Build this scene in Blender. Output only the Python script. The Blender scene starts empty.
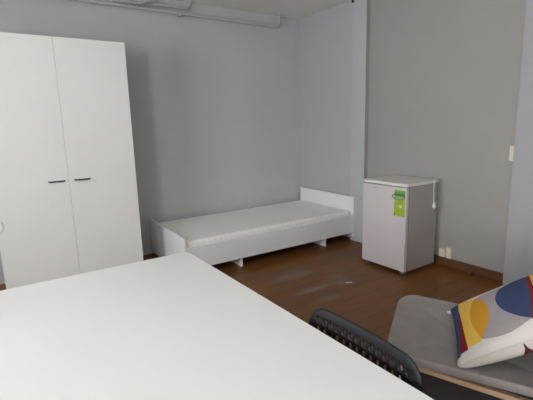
import bpy, bmesh, math, random
from mathutils import Vector, Matrix
random.seed(7)
SC = bpy.context.scene
COL = SC.collection

# ------------------------------------------------------------------ camera
def make_camera():
    pitch, yaw, roll = math.radians(10.6564), math.radians(-33.93), math.radians(-1.625)
    F = Vector((-math.sin(yaw)*math.cos(pitch), math.cos(yaw)*math.cos(pitch), -math.sin(pitch)))
    R0 = Vector((math.cos(yaw), math.sin(yaw), 0)); U0 = R0.cross(F)
    R = R0*math.cos(roll) + U0*math.sin(roll); U = -R0*math.sin(roll) + U0*math.cos(roll)
    cd = bpy.data.cameras.new('camera'); co = bpy.data.objects.new('camera', cd); COL.objects.link(co)
    m = Matrix((R, U, -F)).transposed().to_4x4(); m.translation = (-3.3115, -4.162, 1.3393)
    co.matrix_world = m
    cd.sensor_fit = 'HORIZONTAL'; cd.sensor_width = 36; cd.lens = 402.23/533*36
    cd.clip_start = .02
    SC.camera = co
make_camera()

# ------------------------------------------------------------------ world, lights, exposure
SC.view_settings.view_transform = 'Standard'; SC.view_settings.look = 'None'
SC.view_settings.gamma = 1; SC.view_settings.use_curve_mapping = False
SC.view_settings.exposure = 0.05
W = bpy.data.worlds.new('sky'); SC.world = W; W.use_nodes = True
W.node_tree.nodes['Background'].inputs[0].default_value = (.90, .95, 1.0, 1)
W.node_tree.nodes['Background'].inputs[1].default_value = 1.0
def area(name, loc, rot, sx, sy, power, color):
    l = bpy.data.lights.new(name, 'AREA'); l.shape = 'RECTANGLE'; l.size = sx; l.size_y = sy
    l.energy = power; l.color = color
    o = bpy.data.objects.new(name, l); COL.objects.link(o); o.location = loc; o.rotation_euler = rot
    return o
# daylight entering through the two windows of the left wall (just outside the panes)
LX = -5.15                                   # inner face of the left wall
WINS = [(-3.15, -1.85, .85, 2.25), (-5.85, -4.45, .85, 2.25)]       # y0, y1, z0, z1
PW = [82, 160]
for (y0, y1, z0, z1), pw in zip(WINS, PW):
    area('window_daylight', (LX-.32, (y0+y1)/2, (z0+z1)/2+.1), (0, math.radians(-90), 0), z1-z0, y1-y0, pw, (1.0, .995, .98))

# ------------------------------------------------------------------ helpers
def lin(c):
    return tuple(((v/255)/12.92 if v/255 <= .04045 else ((v/255+.055)/1.055)**2.4) for v in c) + (1,)
class NT:
    def __init__(s, name):
        s.m = bpy.data.materials.new(name); s.m.use_nodes = True; s.t = s.m.node_tree
        s.b = s.t.nodes['Principled BSDF']
    def n(s, typ, **kw):
        x = s.t.nodes.new(typ)
        for k, v in kw.items(): setattr(x, k, v)
        return x
    def link(s, a, b): s.t.links.new(a, b)
    def val(s, sock, v):
        if hasattr(v, 'is_linked') or isinstance(v, bpy.types.NodeSocket): s.link(v, sock)
        else: sock.default_value = v
    def math(s, op, a, b=0.0, c=None):
        x = s.n('ShaderNodeMath', operation=op); s.val(x.inputs[0], a); s.val(x.inputs[1], b)
        if c is not None: s.val(x.inputs[2], c)
        return x.outputs[0]
    def mix(s, f, a, b):
        x = s.n('ShaderNodeMix', data_type='RGBA'); s.val(x.inputs[0], f); s.val(x.inputs[6], a); s.val(x.inputs[7], b)
        return x.outputs[2]
    def noise(s, vec, scale, detail=3, rough=.5):
        x = s.n('ShaderNodeTexNoise'); s.link(vec, x.inputs['Vector']); x.inputs['Scale'].default_value = scale
        x.inputs['Detail'].default_value = detail; x.inputs['Roughness'].default_value = rough
        return x.outputs['Fac']
    def obj(s): return s.n('ShaderNodeTexCoord').outputs['Object']
    def xyz(s, v):
        x = s.n('ShaderNodeSeparateXYZ'); s.link(v, x.inputs[0]); return x.outputs
    def ramp(s, f, lo, hi):
        x = s.n('ShaderNodeMapRange'); s.link(f, x.inputs[0]); x.inputs[1].default_value = lo; x.inputs[2].default_value = hi
        return x.outputs[0]
    def bump(s, h, strength, dist=.01):
        x = s.n('ShaderNodeBump'); s.link(h, x.inputs['Height']); x.inputs['Strength'].default_value = strength
        x.inputs['Distance'].default_value = dist; s.link(x.outputs[0], s.b.inputs['Normal'])
def mat(name, c, rough=.5, var=.04, scale=6, bump=0, bscale=200, metal=0, spec=.5):
    """plain procedural material: a base colour with a little mottling, optional fine bump"""
    t = NT(name); v = t.obj()
    base = lin(c); dark = tuple(x*(1-var*2) for x in base[:3])+(1,)
    t.link(t.mix(t.ramp(t.noise(v, scale), .3, .7), dark, base), t.b.inputs['Base Color'])
    t.b.inputs['Roughness'].default_value = rough; t.b.inputs['Metallic'].default_value = metal
    t.b.inputs['Specular IOR Level'].default_value = spec
    if bump: t.bump(t.noise(v, bscale, 2), bump, .002)
    return t.m

def box(bm, lo, hi, bev=0, seg=2, mi=0):
    r = bmesh.ops.create_cube(bm, size=1)
    vs = r['verts']
    for v in vs:
        v.co = Vector([lo[i] + (hi[i]-lo[i])*(v.co[i]+.5) for i in range(3)])
    fs = list({f for v in vs for f in v.link_faces})
    for f in fs: f.material_index = mi
    if bev:
        es = list({e for v in vs for e in v.link_edges})
        r = bmesh.ops.bevel(bm, geom=es, offset=bev, segments=seg, affect='EDGES', profile=.5)
        for f in r['faces']: f.material_index = mi
def tube(bm, pts, r, n=12, caps=True):
    pts = [Vector(p) for p in pts]; rs = r if isinstance(r, (list, tuple)) else [r]*len(pts)
    rings = []; up = None
    for i, p in enumerate(pts):
        d = (pts[min(i+1, len(pts)-1)] - pts[max(i-1, 0)]).normalized()
        if up is None: up = Vector((0, 0, 1)) if abs(d.z) < .9 else Vector((1, 0, 0))
        a = (up - d*up.dot(d)).normalized(); up = a; b = d.cross(a)
        rings.append([bm.verts.new(p + (a*math.cos(2*math.pi*k/n) + b*math.sin(2*math.pi*k/n))*rs[i]) for k in range(n)])
    for A, B in zip(rings, rings[1:]):
        for k in range(n): bm.faces.new((A[k], A[(k+1) % n], B[(k+1) % n], B[k]))
    if caps: bm.faces.new(rings[0][::-1]); bm.faces.new(rings[-1])
def arc(c, r, a0, a1, ax, ay, n=8):
    c = Vector(c); ax = Vector(ax); ay = Vector(ay)
    return [c + (ax*math.cos(a0+(a1-a0)*i/n) + ay*math.sin(a0+(a1-a0)*i/n))*r for i in range(n+1)]
def outline(hx, hy, r, n=8):
    r = max(min(r, hx-1e-4, hy-1e-4), 1e-4); P = []
    for cx, cy, a in ((hx-r, hy-r, 0), (-hx+r, hy-r, 90), (-hx+r, -hy+r, 180), (hx-r, -hy+r, 270)):
        for i in range(n+1):
            t = math.radians(a+90*i/n); P.append((cx+r*math.cos(t), cy+r*math.sin(t)))
    return P
def slab(bm, hx, hy, r, prof, fn=None, n=8, c=(0, 0)):
    """rounded-rectangle slab; prof = (inset, z) rings from one cap to the other"""
    rings = []
    for ins, z in prof:
        ring = []
        for x, y in outline(hx-ins, hy-ins, max(r-ins, .002), n):
            p = Vector((x, y, z)); p = Vector(fn(p)) if fn else p
            ring.append(bm.verts.new((p.x+c[0], p.y+c[1], p.z)))
        rings.append(ring)
    m = len(rings[0])
    for A, B in zip(rings, rings[1:]):
        for k in range(m): bm.faces.new((A[k], A[(k+1) % m], B[(k+1) % m], B[k]))
    for ring in (rings[0], rings[-1]):
        cv = bm.verts.new(sum((v.co for v in ring), Vector())/m)
        for k in range(m): bm.faces.new((ring[k], ring[(k+1) % m], cv))
def lathe(bm, prof, n=24, c=(0, 0, 0)):
    rings = [[bm.verts.new((c[0]+r*math.cos(2*math.pi*k/n), c[1]+r*math.sin(2*math.pi*k/n), c[2]+z)) for k in range(n)] for r, z in prof]
    for A, B in zip(rings, rings[1:]):
        for k in range(n): bm.faces.new((A[k], A[(k+1) % n], B[(k+1) % n], B[k]))
    bm.faces.new(rings[0][::-1]); bm.faces.new(rings[-1])
def obj(name, bm, m, parent=None, smooth=True, loc=None):
    bmesh.ops.recalc_face_normals(bm, faces=bm.faces[:])
    me = bpy.data.meshes.new(name); bm.to_mesh(me); bm.free()
    for x in (m if isinstance(m, (list, tuple)) else [m]): me.materials.append(x)
    if smooth:
        me.shade_smooth(); me.set_sharp_from_angle(angle=math.radians(38))
    o = bpy.data.objects.new(name, me); COL.objects.link(o)
    if smooth:
        w = o.modifiers.new('weighted_normals', 'WEIGHTED_NORMAL'); w.keep_sharp = True; w.weight = 100
    if parent: o.parent = parent
    if loc: o.location = loc
    return o
def B(): return bmesh.new()
def boxes(name, m, parent, *bs, bev=.002):
    bm = B()
    for lo, hi in bs: box(bm, lo, hi, bev)
    return obj(name, bm, m, parent)
def tag(o, label, cat, group=None):
    o['label'] = label; o['category'] = cat
    if group: o['group'] = group
    return o
def thing(name, label, cat, loc=(0, 0, 0), rz=0, group=None):
    o = bpy.data.objects.new(name, None); COL.objects.link(o); o.empty_display_size = .1
    o.location = loc; o.rotation_euler = (0, 0, rz)
    return tag(o, label, cat, group)
def struct(name, bm, m, parent=None):
    o = obj(name, bm, m, parent, smooth=False)
    if not parent: o['kind'] = 'structure'
    return o

# ------------------------------------------------------------------ materials
def wall_mat(name, c, warm):
    t = NT(name); v = t.obj(); a = lin(c); b = lin(warm)
    big = t.ramp(t.noise(v, 1.3, 4, .6), .35, .65)
    x = t.mix(big, a, b)
    fine = t.ramp(t.noise(v, 9, 4, .6), .25, .75)
    d = tuple(k*.95 for k in a[:3])+(1,)
    x = t.mix(t.math('MULTIPLY', fine, .35), x, d)
    t.link(x, t.b.inputs['Base Color']); t.b.inputs['Roughness'].default_value = .85
    t.b.inputs['Specular IOR Level'].default_value = .25
    t.bump(t.noise(v, 60, 4), .25, .004)
    return t.m
M_back = wall_mat('grey_wall_paint', (198, 201, 203), (194, 196, 197))
M_blue = wall_mat('pale_blue_grey_paint', (184, 187, 194), (181, 184, 190))
M_pil = wall_mat('pilaster_paint', (190, 193, 199), (186, 189, 196))
M_pil2 = wall_mat('near_pilaster_paint', (174, 176, 181), (170, 172, 178))
M_warm = wall_mat('warm_grey_paint', (167, 165, 163), (162, 161, 159))
M_ceil = wall_mat('ceiling_paint', (238, 237, 233), (232, 231, 227))
M_room = wall_mat('room_paint', (196, 197, 199), (190, 191, 193))
def floor_mat():
    t = NT('brown_painted_boards'); v = t.obj(); X = t.xyz(v)
    P = .142
    k = t.math('DIVIDE', t.math('ADD', X[1], 20.0), P)
    idx = t.math('FLOOR', k); fr = t.math('FRACT', k)
    wn = t.n('ShaderNodeTexWhiteNoise', noise_dimensions='1D'); t.link(idx, wn.inputs['W'])
    gap = t.math('LESS_THAN', t.math('MINIMUM', fr, t.math('SUBTRACT', 1.0, fr)), .018)
    mp = t.n('ShaderNodeMapping'); t.link(v, mp.inputs[0]); mp.inputs['Scale'].default_value = (1.2, 14, 1)
    grain = t.noise(mp.outputs[0], 3.2, 5, .6)
    base = t.mix(t.ramp(grain, .3, .7), lin((111, 70, 31)), lin((131, 86, 40)))
    base = t.mix(t.math('MULTIPLY', wn.outputs[0], .45), base, lin((98, 62, 30)))
    # worn, greyed patches where the paint is scuffed (own shapes)
    nz = t.noise(v, 7, 6, .7)
    wear = None
    for cx, cy, rx, ry, a in ((-1.24, -1.44, .20, .09, .8), (-1.26, -1.79, .20, .045, 1.0), (-.93, -1.70, .07, .06, .8), (-.98, -1.83, .14, .07, .9), (-1.30, -1.98, .17, .05, .6), (-1.72, -1.16, .2, .05, .5), (-.25, -1.75, .15, .08, .4)):
        dx = t.math('DIVIDE', t.math('SUBTRACT', X[0], cx), rx); dy = t.math('DIVIDE', t.math('SUBTRACT', X[1], cy), ry)
        d = t.math('SQRT', t.math('ADD', t.math('MULTIPLY', dx, dx), t.math('MULTIPLY', dy, dy)))
        e = t.math('ADD', d, t.math('MULTIPLY', t.math('SUBTRACT', nz, .5), 2.4))
        f = t.math('MULTIPLY', t.ramp(e, 1.25, .35), a)
        wear = f if wear is None else t.math('MAXIMUM', wear, f)
    base = t.mix(t.math('MULTIPLY', wear, .62), base, lin((138, 132, 130)))
    base = t.mix(t.math('MULTIPLY', gap, .6), base, lin((38, 26, 20)))
    t.link(base, t.b.inputs['Base Color'])
    t.link(t.math('ADD', .38, t.math('MULTIPLY', wear, .3)), t.b.inputs['Roughness'])
    t.b.inputs['Specular IOR Level'].default_value = .28
    t.bump(t.math('ADD', t.math('MULTIPLY', gap, -1.0), t.math('MULTIPLY', grain, .15)), .4, .004)
    return t.m
M_floor = floor_mat()
M_base = mat('brown_skirting_paint', (104, 70, 45), .45, .08, 5)
M_lam = mat('white_laminate', (226, 227, 227), .42, .012, 3)
M_lam_edge = mat('white_laminate_edge', (222, 222, 220), .5, .02, 5)
M_ward = mat('white_wardrobe_laminate', (240, 242, 241), .38, .015, 2)
M_bed = mat('bed_white_laminate', (240, 243, 248), .45, .012, 3)
M_black = mat('black_handle_metal', (26, 26, 30), .4, .05, 10)
M_gap = mat('dark_recess', (50, 50, 52), .9)
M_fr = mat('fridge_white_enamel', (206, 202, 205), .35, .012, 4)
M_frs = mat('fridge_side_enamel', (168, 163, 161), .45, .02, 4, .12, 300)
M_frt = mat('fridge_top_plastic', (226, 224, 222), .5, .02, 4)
M_gask = mat('grey_gasket', (120, 120, 124), .8)
M_plastic_black = mat('black_plastic', (22, 24, 29), .5, .06, 8, spec=.3)
M_steel_black = mat('black_steel_tube', (24, 24, 26), .35)
M_cream = mat('cream_plastic', (226, 220, 202), .4, .02)
M_hole = mat('socket_hole', (30, 28, 26), .8)
M_cord = mat('white_cord', (222, 220, 216), .5, .02)
M_pipe = mat('painted_pipe', (190, 191, 191), .55, .05, 6)
M_greyfab = mat('grey_seat_fabric', (155, 150, 148), .85, .06, 14, .35, 500, spec=.25)
M_dark = mat('dark_underside', (44, 42, 42), .9, .08, 20)
M_white_metal = mat('white_metal', (226, 226, 226), .35)
M_paper = mat('pale_scrap', (214, 196, 150), .8)
M_darkspot = mat('dark_rubber', (34, 26, 22), .7)
def wood_mat():
    t = NT('pale_wood'); v = t.obj(); mp = t.n('ShaderNodeMapping'); t.link(v, mp.inputs[0]); mp.inputs['Scale'].default_value = (18, 2, 18)
    g = t.noise(mp.outputs[0], 3, 5, .6)
    t.link(t.mix(g, lin((180, 148, 118)), lin((210, 182, 154))), t.b.inputs['Base Color']); t.b.inputs['Roughness'].default_value = .5
    return t.m
M_wood = wood_mat()
def mattress_mat():
    t = NT('quilted_mattress_cover'); v = t.obj(); X = t.xyz(v)
    w = t.math('SINE', t.math('MULTIPLY', X[0], 2*math.pi/.058))
    w2 = t.math('SINE', t.math('MULTIPLY', X[1], 2*math.pi/.045))
    h = t.math('ADD', w, t.math('MULTIPLY', w2, .35))
    c = t.mix(t.ramp(h, -1.35, 1.0), lin((244, 244, 243)), lin((250, 250, 249)))
    t.link(c, t.b.inputs['Base Color']); t.b.inputs['Roughness'].default_value = .9; t.b.inputs['Specular IOR Level'].default_value = .2
    t.bump(t.math('ADD', h, t.math('MULTIPLY', t.noise(v, 120, 2), .4)), .12, .006)
    return t.m
M_matt = mattress_mat()
def glass_mat():
    t = NT('window_glass'); out = t.t.nodes['Material Output']
    tr = t.n('ShaderNodeBsdfTransparent'); gl = t.n('ShaderNodeBsdfGlossy'); gl.inputs['Roughness'].default_value = .02
    mx = t.n('ShaderNodeMixShader'); mx.inputs[0].default_value = .06
    t.link(tr.outputs[0], mx.inputs[1]); t.link(gl.outputs[0], mx.inputs[2]); t.link(mx.outputs[0], out.inputs[0])
    return t.m
M_glass = glass_mat()

# ------------------------------------------------------------------ room shell
H = 2.6065; YB = -6.1; FX = .049
WR, PX, P2X, RX = .049, -.006, .010, .046          # bed nook, pilaster faces, fridge recess (x of each wall face)
PY0, PY1, P2Y = -.965, -1.1575, -2.655
bm = B(); box(bm, (LX-.3, YB-.2, -.12), (.4, .2, 0)); struct('floor', bm, M_floor)
bm = B(); box(bm, (LX-.3, YB-.2, H), (.4, .2, H+.12)); struct('ceiling', bm, M_ceil)
bm = B(); box(bm, (LX-.3, 0, 0), (.4, .2, H)); struct('wall_back', bm, M_back)
bm = B(); box(bm, (LX-.3, YB-.2, 0), (.4, YB, H)); struct('wall_front', bm, M_room)
bm = B()
box(bm, (WR, YB, 0), (.4, 0, H), mi=0)
wr = struct('wall_right', bm, [M_blue, M_warm])
def plan_wall():                                   # one stepped wall: nook, pilaster, recess, pilaster
    bm = B()
    pts = [(WR, 0), (WR, PY0), (PX, PY0), (PX, PY1), (RX, PY1), (RX, P2Y), (P2X, P2Y), (P2X, YB)]
    lo = [bm.verts.new((x, y, 0)) for x, y in pts]; hi = [bm.verts.new((x, y, H)) for x, y in pts]
    for i in range(len(pts)-1):
        f = bm.faces.new((lo[i], lo[i+1], hi[i+1], hi[i])); f.material_index = {2: 2, 3: 1, 4: 1, 6: 3}.get(i, 0)
    bl = [bm.verts.new((.4, y, z)) for y, z in ((0, 0), (YB, 0), (YB, H), (0, H))]
    bm.faces.new(bl); bm.faces.new((lo[0], hi[0], bl[3], bl[0])); bm.faces.new((lo[-1], hi[-1], bl[2], bl[1]))
    bm.faces.new(lo + [bl[1], bl[0]]); bm.faces.new(hi + [bl[2], bl[3]])
    return bm
bpy.data.objects.remove(wr)
wr = struct('wall_right', plan_wall(), [M_blue, M_warm, M_pil, M_pil2])
# left wall with two window openings
bm = B(); ys = [YB] + [v for w in sorted(WINS) for v in w[:2]] + [0]
for i in range(0, len(ys)-1):
    a, b = ys[i], ys[i+1]
    if i % 2 == 0: box(bm, (LX-.3, a, 0), (LX, b, H))
    else:
        z0, z1 = WINS[0][2:]
        box(bm, (LX-.3, a, 0), (LX, b, z0)); box(bm, (LX-.3, a, z1), (LX, b, H))
struct('wall_left', bm, M_room)
for i, (y0, y1, z0, z1) in enumerate(WINS):
    bm = B(); x0, x1 = LX-.16, LX-.10
    for lo, hi in (((x0, y0, z0), (x1, y0+.06, z1)), ((x0, y1-.06, z0), (x1, y1, z1)), ((x0, y0+.06, z0), (x1, y1-.06, z0+.06)),
                   ((x0, y0+.06, z1-.06), (x1, y1-.06, z1)), ((x0, (y0+y1)/2-.04, z0+.06), (x1, (y0+y1)/2+.04, z1-.06))): box(bm, lo, hi, .004)
    fr = struct('window_%d' % (i+1), bm, M_white_metal)
    bm = B(); box(bm, (x0+.025, y0+.06, z0+.06), (x0+.031, y1-.06, z1-.06)); struct('pane', bm, M_glass, fr)
    bm = B(); box(bm, (LX-.12, y0-.04, z0-.03), (LX+.10, y1+.04, z0), .006); struct('window_sill', bm, M_lam_edge, fr)
# brown skirting in the fridge recess
bm = B(); box(bm, (RX-.014, P2Y+.001, 0), (RX, PY1-.001, .08), .004); struct('baseboard_right', bm, M_base)

# ------------------------------------------------------------------ wardrobe
wx1, wx0, wy, wh = -2.2956, -3.356, -.617, 2.034
wd = thing('wardrobe', 'tall white two-door wardrobe with small black handles', 'wardrobe', ((wx0+wx1)/2, wy+.29, 0))
hw, d0, d1 = (wx1-wx0)/2, -.29, .29                  # local y from door face to back
T = .018
boxes('carcass', M_ward, wd, ((-hw, d0+.02, 0), (-hw+T, d1, wh-T)), ((hw-T, d0+.02, 0), (hw, d1, wh-T)), ((-hw+T, d0+.04, .07), (hw-T, d1, .088)), ((-hw+T, d1-.006, .088), (hw-T, d1, wh-T)), bev=.001)
boxes('top_panel', M_ward, wd, ((-hw, d0+.02, wh-T), (hw, d1, wh)), bev=.0015)
boxes('plinth', M_ward, wd, ((-hw+T, d0+.05, 0), (hw-T, d0+.066, .068)), bev=.001)
mid = -2.83-(wx0+wx1)/2
for s, a, b in ((-1, -hw+.001, mid-.0008), (1, mid+.0008, hw-.001)):
    bm = B(); box(bm, (a, d0, .075), (b, d0+.018, wh), .001); dr = obj('door', bm, M_ward, wd)
    hx0, hx1 = ((-2.974, -2.863) if s < 0 else (-2.787, -2.677))
    cx = (hx0+hx1)/2-(wx0+wx1)/2; hl = (hx1-hx0)/2; z = .942
    bm = B(); y = d0
    tube(bm, [(cx-hl, y+.0005, z), (cx-hl+.002, y-.014, z), (cx-hl+.012, y-.024, z), (cx, y-.027, z), (cx+hl-.012, y-.024, z), (cx+hl-.002, y-.014, z), (cx+hl, y+.0005, z)], .0058, 10)
    h = obj('handle', bm, M_black, dr); h['label'] = 'black bar handle'

# ------------------------------------------------------------------ bed (long side on the back wall)
br = -.02; L = 2.05; WB = .975
bed = thing('bed', 'low white single bed frame along the back wall', 'bed', (.026-L/2*math.cos(br)+WB/2*math.sin(br), -.043-L/2*math.sin(br)-WB/2*math.cos(br), 0), br)
bx, by = L/2, WB/2; T = .022; rt, rb = .2956, .0938
boxes('headboard', M_bed, bed, ((bx-T, -by, .05), (bx, by, .508)))
boxes('footboard', M_bed, bed, ((-bx, -by, .03), (-bx+T, by, .388)))
for s in (-1, 1):
    y0 = -by if s < 0 else by-T
    boxes('side_rail', M_bed, bed, ((-bx+T, y0, rb), (bx-T, y0+T, rt)))
for lx in (-1.455, -.40):
    xl = lx-bed.location.x
    boxes('support_leg', M_bed, bed, ((xl-.01, -by+.025, 0), (xl+.01, -by+.40, rb+.06)))
    boxes('support_leg', M_bed, bed, ((xl-.01, by-.40, 0), (xl+.01, by-.025, rb+.06)))
bm = B()
for i in range(15): x = -bx+.1+i*(L-.2)/14; box(bm, (x-.035, -by+T, rt-.075), (x+.035, by-T, rt-.055), .003)
obj('slats', bm, mat('slat_wood', (206, 180, 146), .6), bed)
# mattress is its own thing, lying in the frame
mt = thing('mattress', 'thin white quilted mattress lying on the low bed', 'mattress', (bed.location.x, bed.location.y, rt-.055), br)
bm = B(); th = .106
prof = [(.03, 0), (.008, .004), (0, .02), (0, th-.035), (.005, th-.018), (.016, th-.006), (.034, th)]
def mfn(p):
    return (p.x, p.y, p.z + (.0035*math.sin(p.x*9+1)*math.sin(p.y*7) if p.z > .06 else 0))
slab(bm, bx-T-.006, by-T-.008, .05, prof, mfn, 10)
obj('cover', bm, M_matt, mt)
bm = B()
for zz in (.022, th-.026):
    o_ = outline(bx-T-.006, by-T-.008, .05, 10); pts = [(x, y, zz) for x, y in o_]; tube(bm, pts+[pts[0]], .0035, 6, False)
obj('piping', bm, M_matt, mt)

# ------------------------------------------------------------------ refrigerator
fx, fy, fw, fd, fh = -.4722, -2.055, .4848, .4538, .8092
fr = thing('refrigerator', 'small white undercounter refrigerator with a green sticker', 'refrigerator', (fx+fd/2, fy+fw/2, 0))
a, b = fd/2, fw/2
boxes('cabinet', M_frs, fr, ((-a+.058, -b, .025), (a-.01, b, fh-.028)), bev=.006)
boxes('top_panel', M_frt, fr, ((-a+.012, -b, fh-.028), (a, b, fh)), bev=.006)
boxes('gasket', M_gask, fr, ((-a+.04, -b+.018, .035), (-a+.06, b-.018, fh-.034)), bev=.001)
dr = boxes('door', M_fr, fr, ((-a, -b, .03), (-a+.04, b, fh-.032)), bev=.008)
boxes('badge', mat('pale_badge', (186, 190, 200), .4), dr, ((-a-.001, -.06+.08, fh-.066), (-a+.002, .06+.06, fh-.056)), bev=.0005)
# hinge cap + grip groove along the door's upper edge
boxes('hinge_cap', M_gask, fr, ((-a+.006, -b+.01, .012), (-a+.06, -b+.05, .03)), bev=.002)
for sx in (-1, 1):
    for sy in (-1, 1):
        bm = B(); lathe(bm, [(.013, 0), (.015, .003), (.015, .012), (.009, .014), (.009, .03)], 14, (sx*(a-.045), sy*(b-.035), 0))
        obj('foot', bm, M_gask, fr)
def sticker_mat():
    t = NT('energy_sticker_print'); v = t.obj(); X = t.xyz(v)
    c = t.mix(t.ramp(t.noise(v, 30, 3), .3, .7), lin((142, 172, 50)), lin((178, 192, 72)))
    top = t.math('GREATER_THAN', X[2], .695)
    c = t.mix(top, c, t.mix(t.ramp(X[2], .735, .70), lin((120, 170, 60)), lin((40, 110, 50))))
    blob = t.math('LESS_THAN', t.math('ADD', t.math('POWER', t.math('DIVIDE', t.math('SUBTRACT', X[1], -.187+.0), .016), 2.0), t.math('POWER', t.math('DIVIDE', t.math('SUBTRACT', X[2], .612), .012), 2.0)), 1.0)
    c = t.mix(t.math('MULTIPLY', blob, .55), c, lin((236, 240, 226)))
    sq = t.math('MULTIPLY', t.math('LESS_THAN', X[2], .545), t.math('GREATER_THAN', X[1], -.128))
    c = t.mix(sq, c, lin((50, 84, 50)))
    t.link(c, t.b.inputs['Base Color']); t.b.inputs['Roughness'].default_value = .4
    return t.m
y0, y1 = -2.045-fr.location.y, -1.934-fr.location.y
bm = B(); box(bm, (-a-.0012, y0, .524), (-a+.0005, y1, .752))
st = obj('sticker', bm, sticker_mat(), dr, False); st['label'] = 'green printed energy sticker'
bm = B()                                           # teal swoosh ring across the sticker with a pale middle
ring = [(-a-.002, (y0+y1)/2+.012+.066*math.cos(k*2*math.pi/28), .695+.025*math.sin(k*2*math.pi/28)) for k in range(28)]
tube(bm, ring+[ring[0]], .004, 6, False); obj('swoosh', bm, mat('teal_print', (84, 130, 124), .4), st)
bm = B(); box(bm, (-a-.002, (y0+y1)/2-.036, .688), (-a, (y0+y1)/2+.058, .703), .0005); obj('banner', bm, mat('pale_print', (128, 172, 160), .4), st)
# power cord hanging over the side
bm = B(); yy = -b-.006
cp = [(a+.012, -b+.06, .45), (a+.016, -b+.05, .70), (a+.01, -b+.03, .80), (a-.02, -b+.012, .818), (a-.055, -b-.002, .816), (a-.074, yy, .80), (a-.078, yy, .74), (a-.074, yy-.001, .68), (a-.072, yy-.001, .61)]
def smooth(pts, k=5):
    P = [Vector(p) for p in pts]; out = []
    for i in range(len(P)-1):
        p0, p1, p2, p3 = P[max(i-1, 0)], P[i], P[i+1], P[min(i+2, len(P)-1)]
        for j in range(k):
            t = j/k; out.append(.5*((2*p1)+(-p0+p2)*t+(2*p0-5*p1+4*p2-p3)*t*t+(-p0+3*p1-3*p2+p3)*t**3))
    return out+[P[-1]]
tube(bm, smooth(cp), .0035, 8); cd = obj('power_cord', bm, M_cord, fr); cd['label'] = 'white power cord hanging over the side'
bm = B(); tube(bm, [(a-.072, yy-.006, .612), (a-.072, yy-.007, .598), (a-.072, yy-.008, .58), (a-.072, yy-.008, .563)], [.006, .011, .017, .017], 12)
for s in (-1, 1): tube(bm, [(a-.072+s*.0095, yy-.008, .565), (a-.072+s*.0095, yy-.008, .546)], .0024, 8)
obj('plug', bm, M_cord, cd)

# ------------------------------------------------------------------ wall fittings
so = thing('wall_socket', 'cream surface-mounted power socket low on the wall beside refrigerator', 'socket', (RX, -2.125, .128))
bm = B(); box(bm, (-.036, -.006, -.040), (0, .052, .036), .005); obj('box', bm, M_cream, so)
bm = B(); box(bm, (-.012, -.053, -.050), (0, -.008, .052), .003); obj('cover_plate', bm, M_cream, so)
bm = B()
for yy in (.014, .032): tube(bm, [(-.0365, yy, 0), (-.034, yy, 0)], .003, 10)
obj('socket_hole', bm, M_hole, so)
sw = thing('light_switch', 'white double light switch on the grey wall beside the right pilaster', 'light switch', (RX, -2.634, 1.062))
bm = B(); box(bm, (-.012, -.0195, -.058), (0, .022, .058), .003); obj('plate', bm, M_cream, sw)
for s in (-1, 1):
    bm = B(); box(bm, (-.017, -.013, s*.028-.022), (-.011, .016, s*.028+.022), .002); obj('rocker', bm, M_cream, sw)

# pipes under the ceiling along the back wall
def pipe(name, label, pts, r, fl=None, clips=()):
    t = thing(name, label, 'pipe', (0, 0, 0)); bm = B(); tube(bm, pts, r, 12); obj('tube', bm, M_pipe, t)
    for f in fl or ():
        bm = B(); lathe(bm, [(r*1.9, -.014), (r*1.9, -.004), (r*1.6, 0)], 16, f); obj('flange', bm, M_pipe, t)
    for x, z in clips:
        bm = B(); box(bm, (x-.01, -.08-r-.004, z-r-.004), (x+.01, .0, z+r+.004), .002); obj('clip', bm, M_pipe, t)
    return t
zp = 2.468; r = .016
pts = [(LX+.02, -.08, zp+.012), (-1.9, -.08, zp+.003), (-.375, -.08, zp)] + arc((-.365, -.08, zp+.055), .055, -math.pi/2, 0, (1, 0, 0), (0, 0, 1), 6) + [(-.31, -.08, H-.001)]
pipe('heating_pipe', 'thin grey pipe under the ceiling turning up near the room corner', pts, r, [(-.31, -.08, H)], [(-1.555, zp), (-2.9, zp+.006)])
z2 = 2.525
pts = [(LX+.02, -.07, z2)] + [(-1.53, -.07, z2)] + arc((-1.50, -.07, z2+.06), .06, -math.pi/2, 0, (1, 0, 0), (0, 0, 1), 6) + [(-1.44, -.07, H-.001)]
pipe('heating_pipe', 'upper grey pipe bending up into the ceiling above the wardrobe side', pts, .013, [(-1.44, -.07, H)])
pts = [(-2.25, -.125, 2.497), (-2.0, -.125, 2.50)] + [(-1.93, -.125, 2.515), (-1.86, -.125, 2.545), (-1.82, -.125, 2.58), (-1.81, -.125, H-.001)]
pipe('heating_pipe', 'short crooked grey pipe stub in front of the two long pipes', smooth(pts), .015)
bm = B(); box(bm, (PX-.02, -.985, H-.05), (PX, -.965, H-.004), .004)
tag(obj('cable_clip', bm, M_darkspot), 'tiny dark fitting on the wall just under the ceiling', 'fitting')

# bits on the floor
bm = B(); slab(bm, .028, .009, .006, [(.001, 0), (0, .001), (0, .003), (.002, .004)], lambda p: (p.x, p.y+.25*p.x*abs(p.x)*10, p.z+abs(p.x)*.08))
s = obj('paper_scrap', bm, M_paper, loc=(-.955, -1.875, .0005)); s.rotation_euler.z = -.5
tag(s, 'little pale yellow scrap lying on the brown floorboards', 'scrap')
bm = B(); lathe(bm, [(.014, 0), (.017, .006), (.014, .016), (.006, .022)], 14)
tag(obj('rubber_stop', bm, M_darkspot, loc=(.012, -2.407, 0)), 'small dark knob at the foot of the brown skirting', 'door stop')

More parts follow.
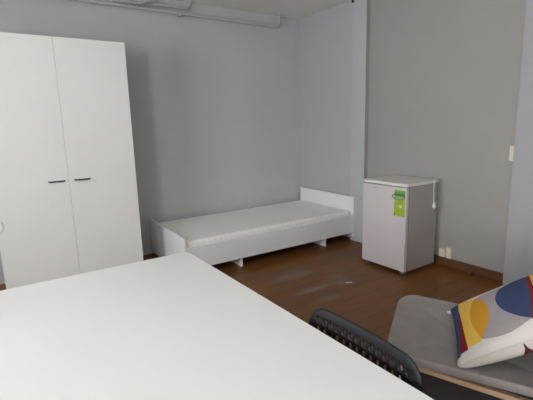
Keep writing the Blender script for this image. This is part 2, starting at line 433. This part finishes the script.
# ------------------------------------------------------------------ table
tx1, ty1, tx0, ty0, tz = -2.5824, -2.3747, -3.78, -3.93, .74
tb = thing('desk_table', 'large white laminate table in the foreground', 'table', ((tx0+tx1)/2, (ty0+ty1)/2, 0))
a, b = (tx1-tx0)/2, (ty1-ty0)/2
bm = B(); slab(bm, a, b, .006, [(.002, tz-.034), (0, tz-.032), (0, tz-.002), (.002, tz)], n=3); obj('tabletop', bm, M_lam, tb)
boxes('apron', M_white_metal, tb, ((-a+.06, -b+.05, tz-.085), (a-.06, -b+.07, tz-.034)), ((-a+.06, b-.07, tz-.085), (a-.06, b-.05, tz-.034)),
      ((-a+.05, -b+.07, tz-.085), (-a+.07, b-.07, tz-.034)), ((a-.07, -b+.07, tz-.085), (a-.05, b-.07, tz-.034)))
for sx in (-1, 1):
    for sy in (-1, 1):
        bm = B(); box(bm, (sx*(a-.05)-.02, sy*(b-.05)-.02, .004), (sx*(a-.05)+.02, sy*(b-.05)+.02, tz-.034), .003); lg = obj('leg', bm, M_white_metal, tb)
        bm = B(); box(bm, (sx*(a-.05)-.019, sy*(b-.05)-.019, 0), (sx*(a-.05)+.019, sy*(b-.05)+.019, .006), .001); obj('foot_cap', bm, M_gask, lg)

# desk lamp at the left edge of the picture
lp = thing('desk_lamp', 'white desk lamp on the table, only its rounded head tip showing', 'lamp', (-3.627, -2.56, tz-.0))
bm = B(); lathe(bm, [(.078, 0), (.08, .004), (.08, .014), (.072, .02), (.016, .024), (.012, .04)], 28); obj('base', bm, M_white_metal, lp)
bm = B(); tube(bm, smooth([(0, 0, .03), (0, 0, .20), (.012, 0, .26), (.05, 0, .288), (.09, 0, .283)]), .008, 12); obj('stem', bm, M_white_metal, lp)
bm = B()
tube(bm, [(.08, 0, .283)] + [(.09+.2*k/12, 0, .283) for k in range(12)] + [(.29+.028*math.sin(t), 0, .283) for t in (0, .35, .7, 1.0, 1.25, 1.45)],
     [.012]+[.022+.006*k/11 for k in range(12)]+[.028*math.cos(t) for t in (0, .35, .7, 1.0, 1.25, 1.45)], 20)
obj('lamp_shade', bm, mat('glossy_white_plastic', (248, 250, 252), .25), lp)

# ------------------------------------------------------------------ black perforated chair at the table
def perforated(bm, cols, rows, pu, pv, m, rad, hu, hv, fn, mv, roll=.012):
    """curved plate of cols x rows cells, each with an oval hole, and a rolled rounded rim"""
    A, Bv = cols*pu/2, rows*pv/2; N = 12; grid = {}
    def V(u, v, off=0):
        k = (round(u, 6), round(v, 6), round(off, 6))
        if k not in grid: grid[k] = bm.verts.new(fn(u, v, off))
        return grid[k]
    for i in range(cols):
        for j in range(rows):
            cu, cv = -A+(i+.5)*pu, -Bv+(j+.5)*pv
            sq, ho = [], []
            for k in range(N):
                t = 2*math.pi*k/N + math.pi/4
                c, s = math.cos(t), math.sin(t); q = max(abs(c), abs(s))
                sq.append(V(cu+c/q*pu/2, cv+s/q*pv/2)); ho.append(bm.verts.new(fn(cu+c*hu, cv+s*hv, 0)))
            for k in range(N): bm.faces.new((sq[k], sq[(k+1) % N], ho[(k+1) % N], ho[k]))
    # boundary loop of the cell field
    bd = []
    cell = [math.tan(math.radians(a))/2 for a in (-45, -15, 15, 45)]
    st = [-.5, cell[1], cell[2]]
    for i in range(cols): bd += [(-A+(i+.5+s)*pu, -Bv) for s in st]
    for j in range(rows): bd += [(A, -Bv+(j+.5+s)*pv) for s in st]
    for i in range(cols): bd += [(A-(i+.5+s)*pu, Bv) for s in st]
    for j in range(rows): bd += [(-A, Bv-(j+.5+s)*pv) for s in st]
    prev = [V(u, v) for u, v in bd]
    for w, off in ((.35, .0), (.65, roll*.12), (.85, roll*.45), (.97, roll), (1.0, roll*1.7)):
        ring = []
        for u, v in bd:
            X, Y = A+m, Bv+mv; u1, v1 = u*X/A, v*Y/Bv
            qx, qy = max(-X+rad, min(X-rad, u1)), max(-Y+rad, min(Y-rad, v1)); dx, dy = u1-qx, v1-qy; l = math.hypot(dx, dy)
            if l > rad: u1, v1 = qx+dx/l*rad, qy+dy/l*rad
            ring.append(bm.verts.new(fn(u+(u1-u)*w, v+(v1-v)*w, off)))
        n = len(bd)
        for k in range(n): bm.faces.new((prev[k], prev[(k+1) % n], ring[(k+1) % n], ring[k]))
        prev = ring
    bmesh.ops.remove_doubles(bm, verts=bm.verts[:], dist=1e-5)
def solid(o, t):
    md = o.modifiers.new('thickness', 'SOLIDIFY'); md.thickness = t; md.offset = 0
CX, CY = -2.524, -3.447
ch = thing('dining_chair', 'black chair with a perforated plastic backrest pushed up to the white table', 'chair', (CX-.2, CY, 0), math.radians(-1.5))
tilt = math.radians(9)
def back_fn(u, v, off):                             # local: -x faces the table
    z = .668+v*math.cos(tilt); x = .185+v*math.sin(tilt)+off - .4*u*u
    return (x, u, z)
bm = B(); perforated(bm, 14, 6, .0258, .028, .030, .066, .0064, .0082, back_fn, .022, .003); bk = obj('backrest', bm, M_plastic_black, ch); solid(bk, .0045)
def seat_fn(u, v, off):
    return (v-.0, u, .445-off+.18*u*u-.012*math.cos(v*7))
bm = B(); perforated(bm, 12, 12, .0275, .0275, .034, .08, .0055, .0055, seat_fn, .034); se = obj('seat', bm, M_plastic_black, ch); solid(se, .007)
for s in (-1, 1):
    bm = B(); tube(bm, smooth([(-.185, s*.185, 0), (-.172, s*.168, .38), (-.16, s*.155, .415), (-.10, s*.15, .424)]), .010, 12); obj('leg', bm, M_steel_black, ch)
    bm = B(); tube(bm, smooth([(.215, s*.185, 0), (.172, s*.166, .40), (.178, s*.16, .52), (.204, s*.15, .66), (.211, s*.146, .70)]), .010, 12); obj('leg', bm, M_steel_black, ch)
    bm = B(); tube(bm, [(-.11, s*.15, .424), (.172, s*.164, .424)], .009, 10); obj('side_rail', bm, M_steel_black, ch)
for sx_, sy_, sz_ in ((.172, .164, .41), (-.13, .15, .42)):
    bm = B(); tube(bm, [(sx_, -sy_, sz_), (sx_, sy_, sz_)], .008, 10); obj('stretcher', bm, M_steel_black, ch)

# ------------------------------------------------------------------ grey easy chair (right edge of the picture)
wv = Vector((.85, .53, 0)).normalized(); fv = Vector((-wv.y, wv.x, 0))
org = wv*-3.2 + fv*-1.86
ec = thing('easy_chair', 'wide grey upholstered easy chair with pale wooden rails', 'armchair', (org.x, org.y, 0), math.atan2(wv.y, wv.x))
SL = .145
def zs(y): return .45 - SL*(.265-y)                 # seat slope
def seat2(p):
    x, y, z = p; y -= .065
    front = max(0, (y-.18)/.085); drop = .012*front**2
    dish = -.012*max(0, 1-(x/.29)**2)*max(0, 1-((y-.02)/.26)**2)
    return (x, y, zs(y) + z + (dish if z > -.005 else 0) - drop + 1.2*max(0, -.12-y)**2)
bm = B()
slab(bm, .305, .33, .115, [(.03, -.034), (.006, -.030), (0, -.018), (0, -.004), (.004, .004), (.012, .006), (.022, .002), (.05, -.001), (.12, -.001), (.19, -.001)], seat2, 10)
obj('seat', bm, M_greyfab, ec)
bt = math.radians(14)
def back2(p):                                       # p.x width, p.y up along the back, p.z thickness forward
    v = p.y+.20; z = p.z
    return (p.x, -.345 - v*math.sin(bt) + z*math.cos(bt) + .5*p.x*p.x*.5, .41 + v*math.cos(bt) + z*math.sin(bt))
bm = B(); slab(bm, .27, .19, .09, [(.03, -.02), (.005, -.016), (0, -.006), (0, .006), (.006, .016), (.02, .02), (.08, .018)], back2, 10)
obj('backrest', bm, M_greyfab, ec)
for s in (-1, 1):
    x = s*.262
    bm = B(); bmr = bm
    n = 10; ring = []
    for i in range(n+1):
        y = .20-.62*i/n; z = zs(y)-.052-(.0 if i < 8 else 0)
        ring.append([bm.verts.new((x+dx, y, z+dz)) for dx, dz in ((-.011, -.011), (.011, -.011), (.014, -.008), (.014, .008), (.011, .011), (-.011, .011), (-.014, .008), (-.014, -.008))])
    for A, Bq in zip(ring, ring[1:]):
        for k in range(8): bm.faces.new((A[k], A[(k+1) % 8], Bq[(k+1) % 8], Bq[k]))
    bm.faces.new(ring[0]); bm.faces.new(ring[-1][::-1])
    obj('side_rail', bm, M_wood, ec)
    bm = B(); tube(bm, [(x, .235, 0), (x, .19, zs(.19)-.06)], [.012, .018], 12); obj('leg', bm, M_wood, ec)
    bm = B(); tube(bm, [(x, -.47, 0), (x, -.40, zs(-.40)-.05), (x*.93, -.43, .52), (x*.93, -.455, .66)], [.012, .018, .016, .012], 12); obj('leg', bm, M_wood, ec)
for lo, hi in (((-.25, .175, .365), (.25, .198, .40)), ((-.25, -.40, .275), (.25, -.375, .31))):
    bm = B(); box(bm, lo, hi, .004); obj('cross_rail', bm, M_wood, ec)
bm = B(); slab(bm, .245, .24, .05, [(.03, -.25), (.01, -.235), (0, -.20), (0, -.042), (.002, -.038)], lambda p: (p.x, p.y-.07, zs(p.y-.07)+p.z), 6)  # dark block standing in for the dark area under the seat
us = obj('under_block', bm, M_dark, ec); us['label'] = 'dark block under the seat'

# ------------------------------------------------------------------ cushion
def cushion_mat():
    t = NT('abstract_shapes_print'); uvn = t.n('ShaderNodeUVMap'); X = t.xyz(uvn.outputs[0]); u, v = X[0], X[1]
    def inside(cx, cy, r):
        dx = t.math('SUBTRACT', u, cx); dy = t.math('SUBTRACT', v, cy)
        return t.math('LESS_THAN', t.math('ADD', t.math('MULTIPLY', dx, dx), t.math('MULTIPLY', dy, dy)), r*r)
    def inv(a): return t.math('SUBTRACT', 1.0, a)
    def AND(a, b): return t.math('MULTIPLY', a, b)
    lt = lambda a, b: t.math('LESS_THAN', a, b)
    WHITE, GREY, NAVY, RED, YEL, OCH = [lin(c) for c in ((212, 208, 204), (160, 155, 159), (56, 70, 106), (122, 36, 40), (222, 182, 84), (204, 148, 44))]
    c = t.mix(inside(.546, .418, .391), WHITE, GREY)
    c = t.mix(AND(inside(.478, .944, .505), lt(u, .90)), c, NAVY)
    c = t.mix(AND(inv(inside(.154, -1.681, 2.42)), lt(u, .885)), c, RED)
    c = t.mix(AND(inv(inside(.135, -3.457, 4.23)), lt(u, .60)), c, YEL)
    yl = AND(inside(.518, -.255, .616), lt(u, .912)); c = t.mix(yl, c, YEL)
    c = t.mix(AND(yl, inside(.566, 1.236, 1.051)), c, OCH)
    c = t.mix(AND(lt(v, t.math('ADD', .08, t.math('MULTIPLY', u, .035))), lt(u, .925)), c, RED)
    c = t.mix(lt(t.math('ADD', v, t.math('MULTIPLY', u, .07)), .105), c, NAVY)
    c = t.mix(t.math('GREATER_THAN', u, .945), c, WHITE)
    wv_ = t.n('ShaderNodeTexNoise'); t.link(uvn.outputs[0], wv_.inputs['Vector']); wv_.inputs['Scale'].default_value = 90
    c = t.mix(t.math('MULTIPLY', wv_.outputs['Fac'], .12), c, lin((90, 86, 84)))
    t.link(c, t.b.inputs['Base Color']); t.b.inputs['Roughness'].default_value = .9; t.b.inputs['Specular IOR Level'].default_value = .15
    t.bump(wv_.outputs['Fac'], .25, .003)
    return t.m
def cushion_back():
    t = NT('cushion_back_cloth'); uvn = t.n('ShaderNodeUVMap'); X = t.xyz(uvn.outputs[0])
    dx = t.math('SUBTRACT', X[0], .955); dy = t.math('SUBTRACT', X[1], .49)
    m = t.math('LESS_THAN', t.math('ADD', t.math('MULTIPLY', dx, dx), t.math('MULTIPLY', dy, dy)), .0020)
    t.link(t.mix(m, lin((208, 204, 200)), lin((98, 30, 36))), t.b.inputs['Base Color']); t.b.inputs['Roughness'].default_value = .9
    return t.m
P1 = Vector((-1.572, -3.145, 0)); P2 = Vector((-1.972, -3.422, 0)); S = (P2-P1).length
eu = (P2-P1).normalized(); bv = Vector((-eu.y, eu.x, 0)); bv = bv if bv.y < 0 else -bv
AL = math.radians(32); ev = bv*math.cos(AL)+Vector((0, 0, math.sin(AL))); nv = eu.cross(ev); nv = nv if nv.z > 0 else -nv
cz0 = .431
cu = thing('cushion', 'square cushion with navy, yellow and red shapes on the grey easy chair', 'cushion', (P1.x+eu.x*S/2, P1.y+eu.y*S/2, 0))
off = Vector((P1.x, P1.y, cz0)) - Vector(cu.location)
N = 40; bm = B(); uvl = bm.loops.layers.uv.new('UVMap'); top, bot = {}, {}
def pil(u, v, side):
    e = max(0, (1-(2*u-1)**2)*(1-(2*v-1)**2))
    h = (.060*e**.42 if side > 0 else .085*e**(.25 if u > .6 else .25+.9*(.6-u))) if e > 0 else 0
    h *= 1+.05*math.sin(9*u+2)*math.sin(7*v+1)
    if side > 0: h += .004*math.sin(38*(u-.35*v))*max(0, 1-abs(v-.45)/.4)*max(0, (u-.7)/.3)*(e**.5)
    # slightly drawn-in edges, pointed corners
    uu = .5+(u-.5)*(1-.05*(1-(2*v-1)**2)); vv = .5+(v-.5)*(1-.05*(1-(2*u-1)**2))
    p = off + eu*uu*S + ev*vv*S + nv*side*h
    lim = cz0 - .0 - SL*0
    return p
for i in range(N+1):
    for j in range(N+1):
        u, v = i/N, j/N
        # denser towards the edges
        u = .5-.5*math.cos(math.pi*u); v = .5-.5*math.cos(math.pi*v)
        edge = i in (0, N) or j in (0, N)
        top[i, j] = (bm.verts.new(pil(u, v, 1)), u, v)
        bot[i, j] = top[i, j] if edge else (bm.verts.new(pil(u, v, -1)), u, v)
for i in range(N):
    for j in range(N):
        for d, mi in ((top, 0), (bot, 1)):
            q = [d[i, j], d[i+1, j], d[i+1, j+1], d[i, j+1]]
            f = bm.faces.new([a_[0] for a_ in (q if mi == 0 else q[::-1])]); f.material_index = mi
            for l, a_ in zip(f.loops, (q if mi == 0 else q[::-1])): l[uvl].uv = a_[1:]
obj('cover', bm, [cushion_mat(), cushion_back()], cu)
bm = B()                                            # seam cord round the edge
E = [pil(k/20, 0, 1) for k in range(20)]+[pil(1, k/20, 1) for k in range(20)]+[pil(1-k/20, 1, 1) for k in range(20)]+[pil(0, 1-k/20, 1) for k in range(20)]
tube(bm, E+[E[0]], .0018, 6, False); obj('seam', bm, mat('cushion_seam_white', (200, 196, 192), .9), cu)
bm = B(); c0 = pil(.03, 0, 1); d_ = -ev
w_ = [c0-eu*.004, c0+eu*.030, c0+eu*.020+d_*.016-eu*.004, c0+d_*.018-eu*.006]
lo_ = [bm.verts.new(p-nv*.001) for p in w_]; hi_ = [bm.verts.new(p+nv*.001) for p in w_]
bm.faces.new(lo_[::-1]); bm.faces.new(hi_)
for k in range(4): bm.faces.new((lo_[k], lo_[(k+1) % 4], hi_[(k+1) % 4], hi_[k]))
ct = obj('care_tag', bm, M_cord, cu); ct['label'] = 'small white care tag at the corner'
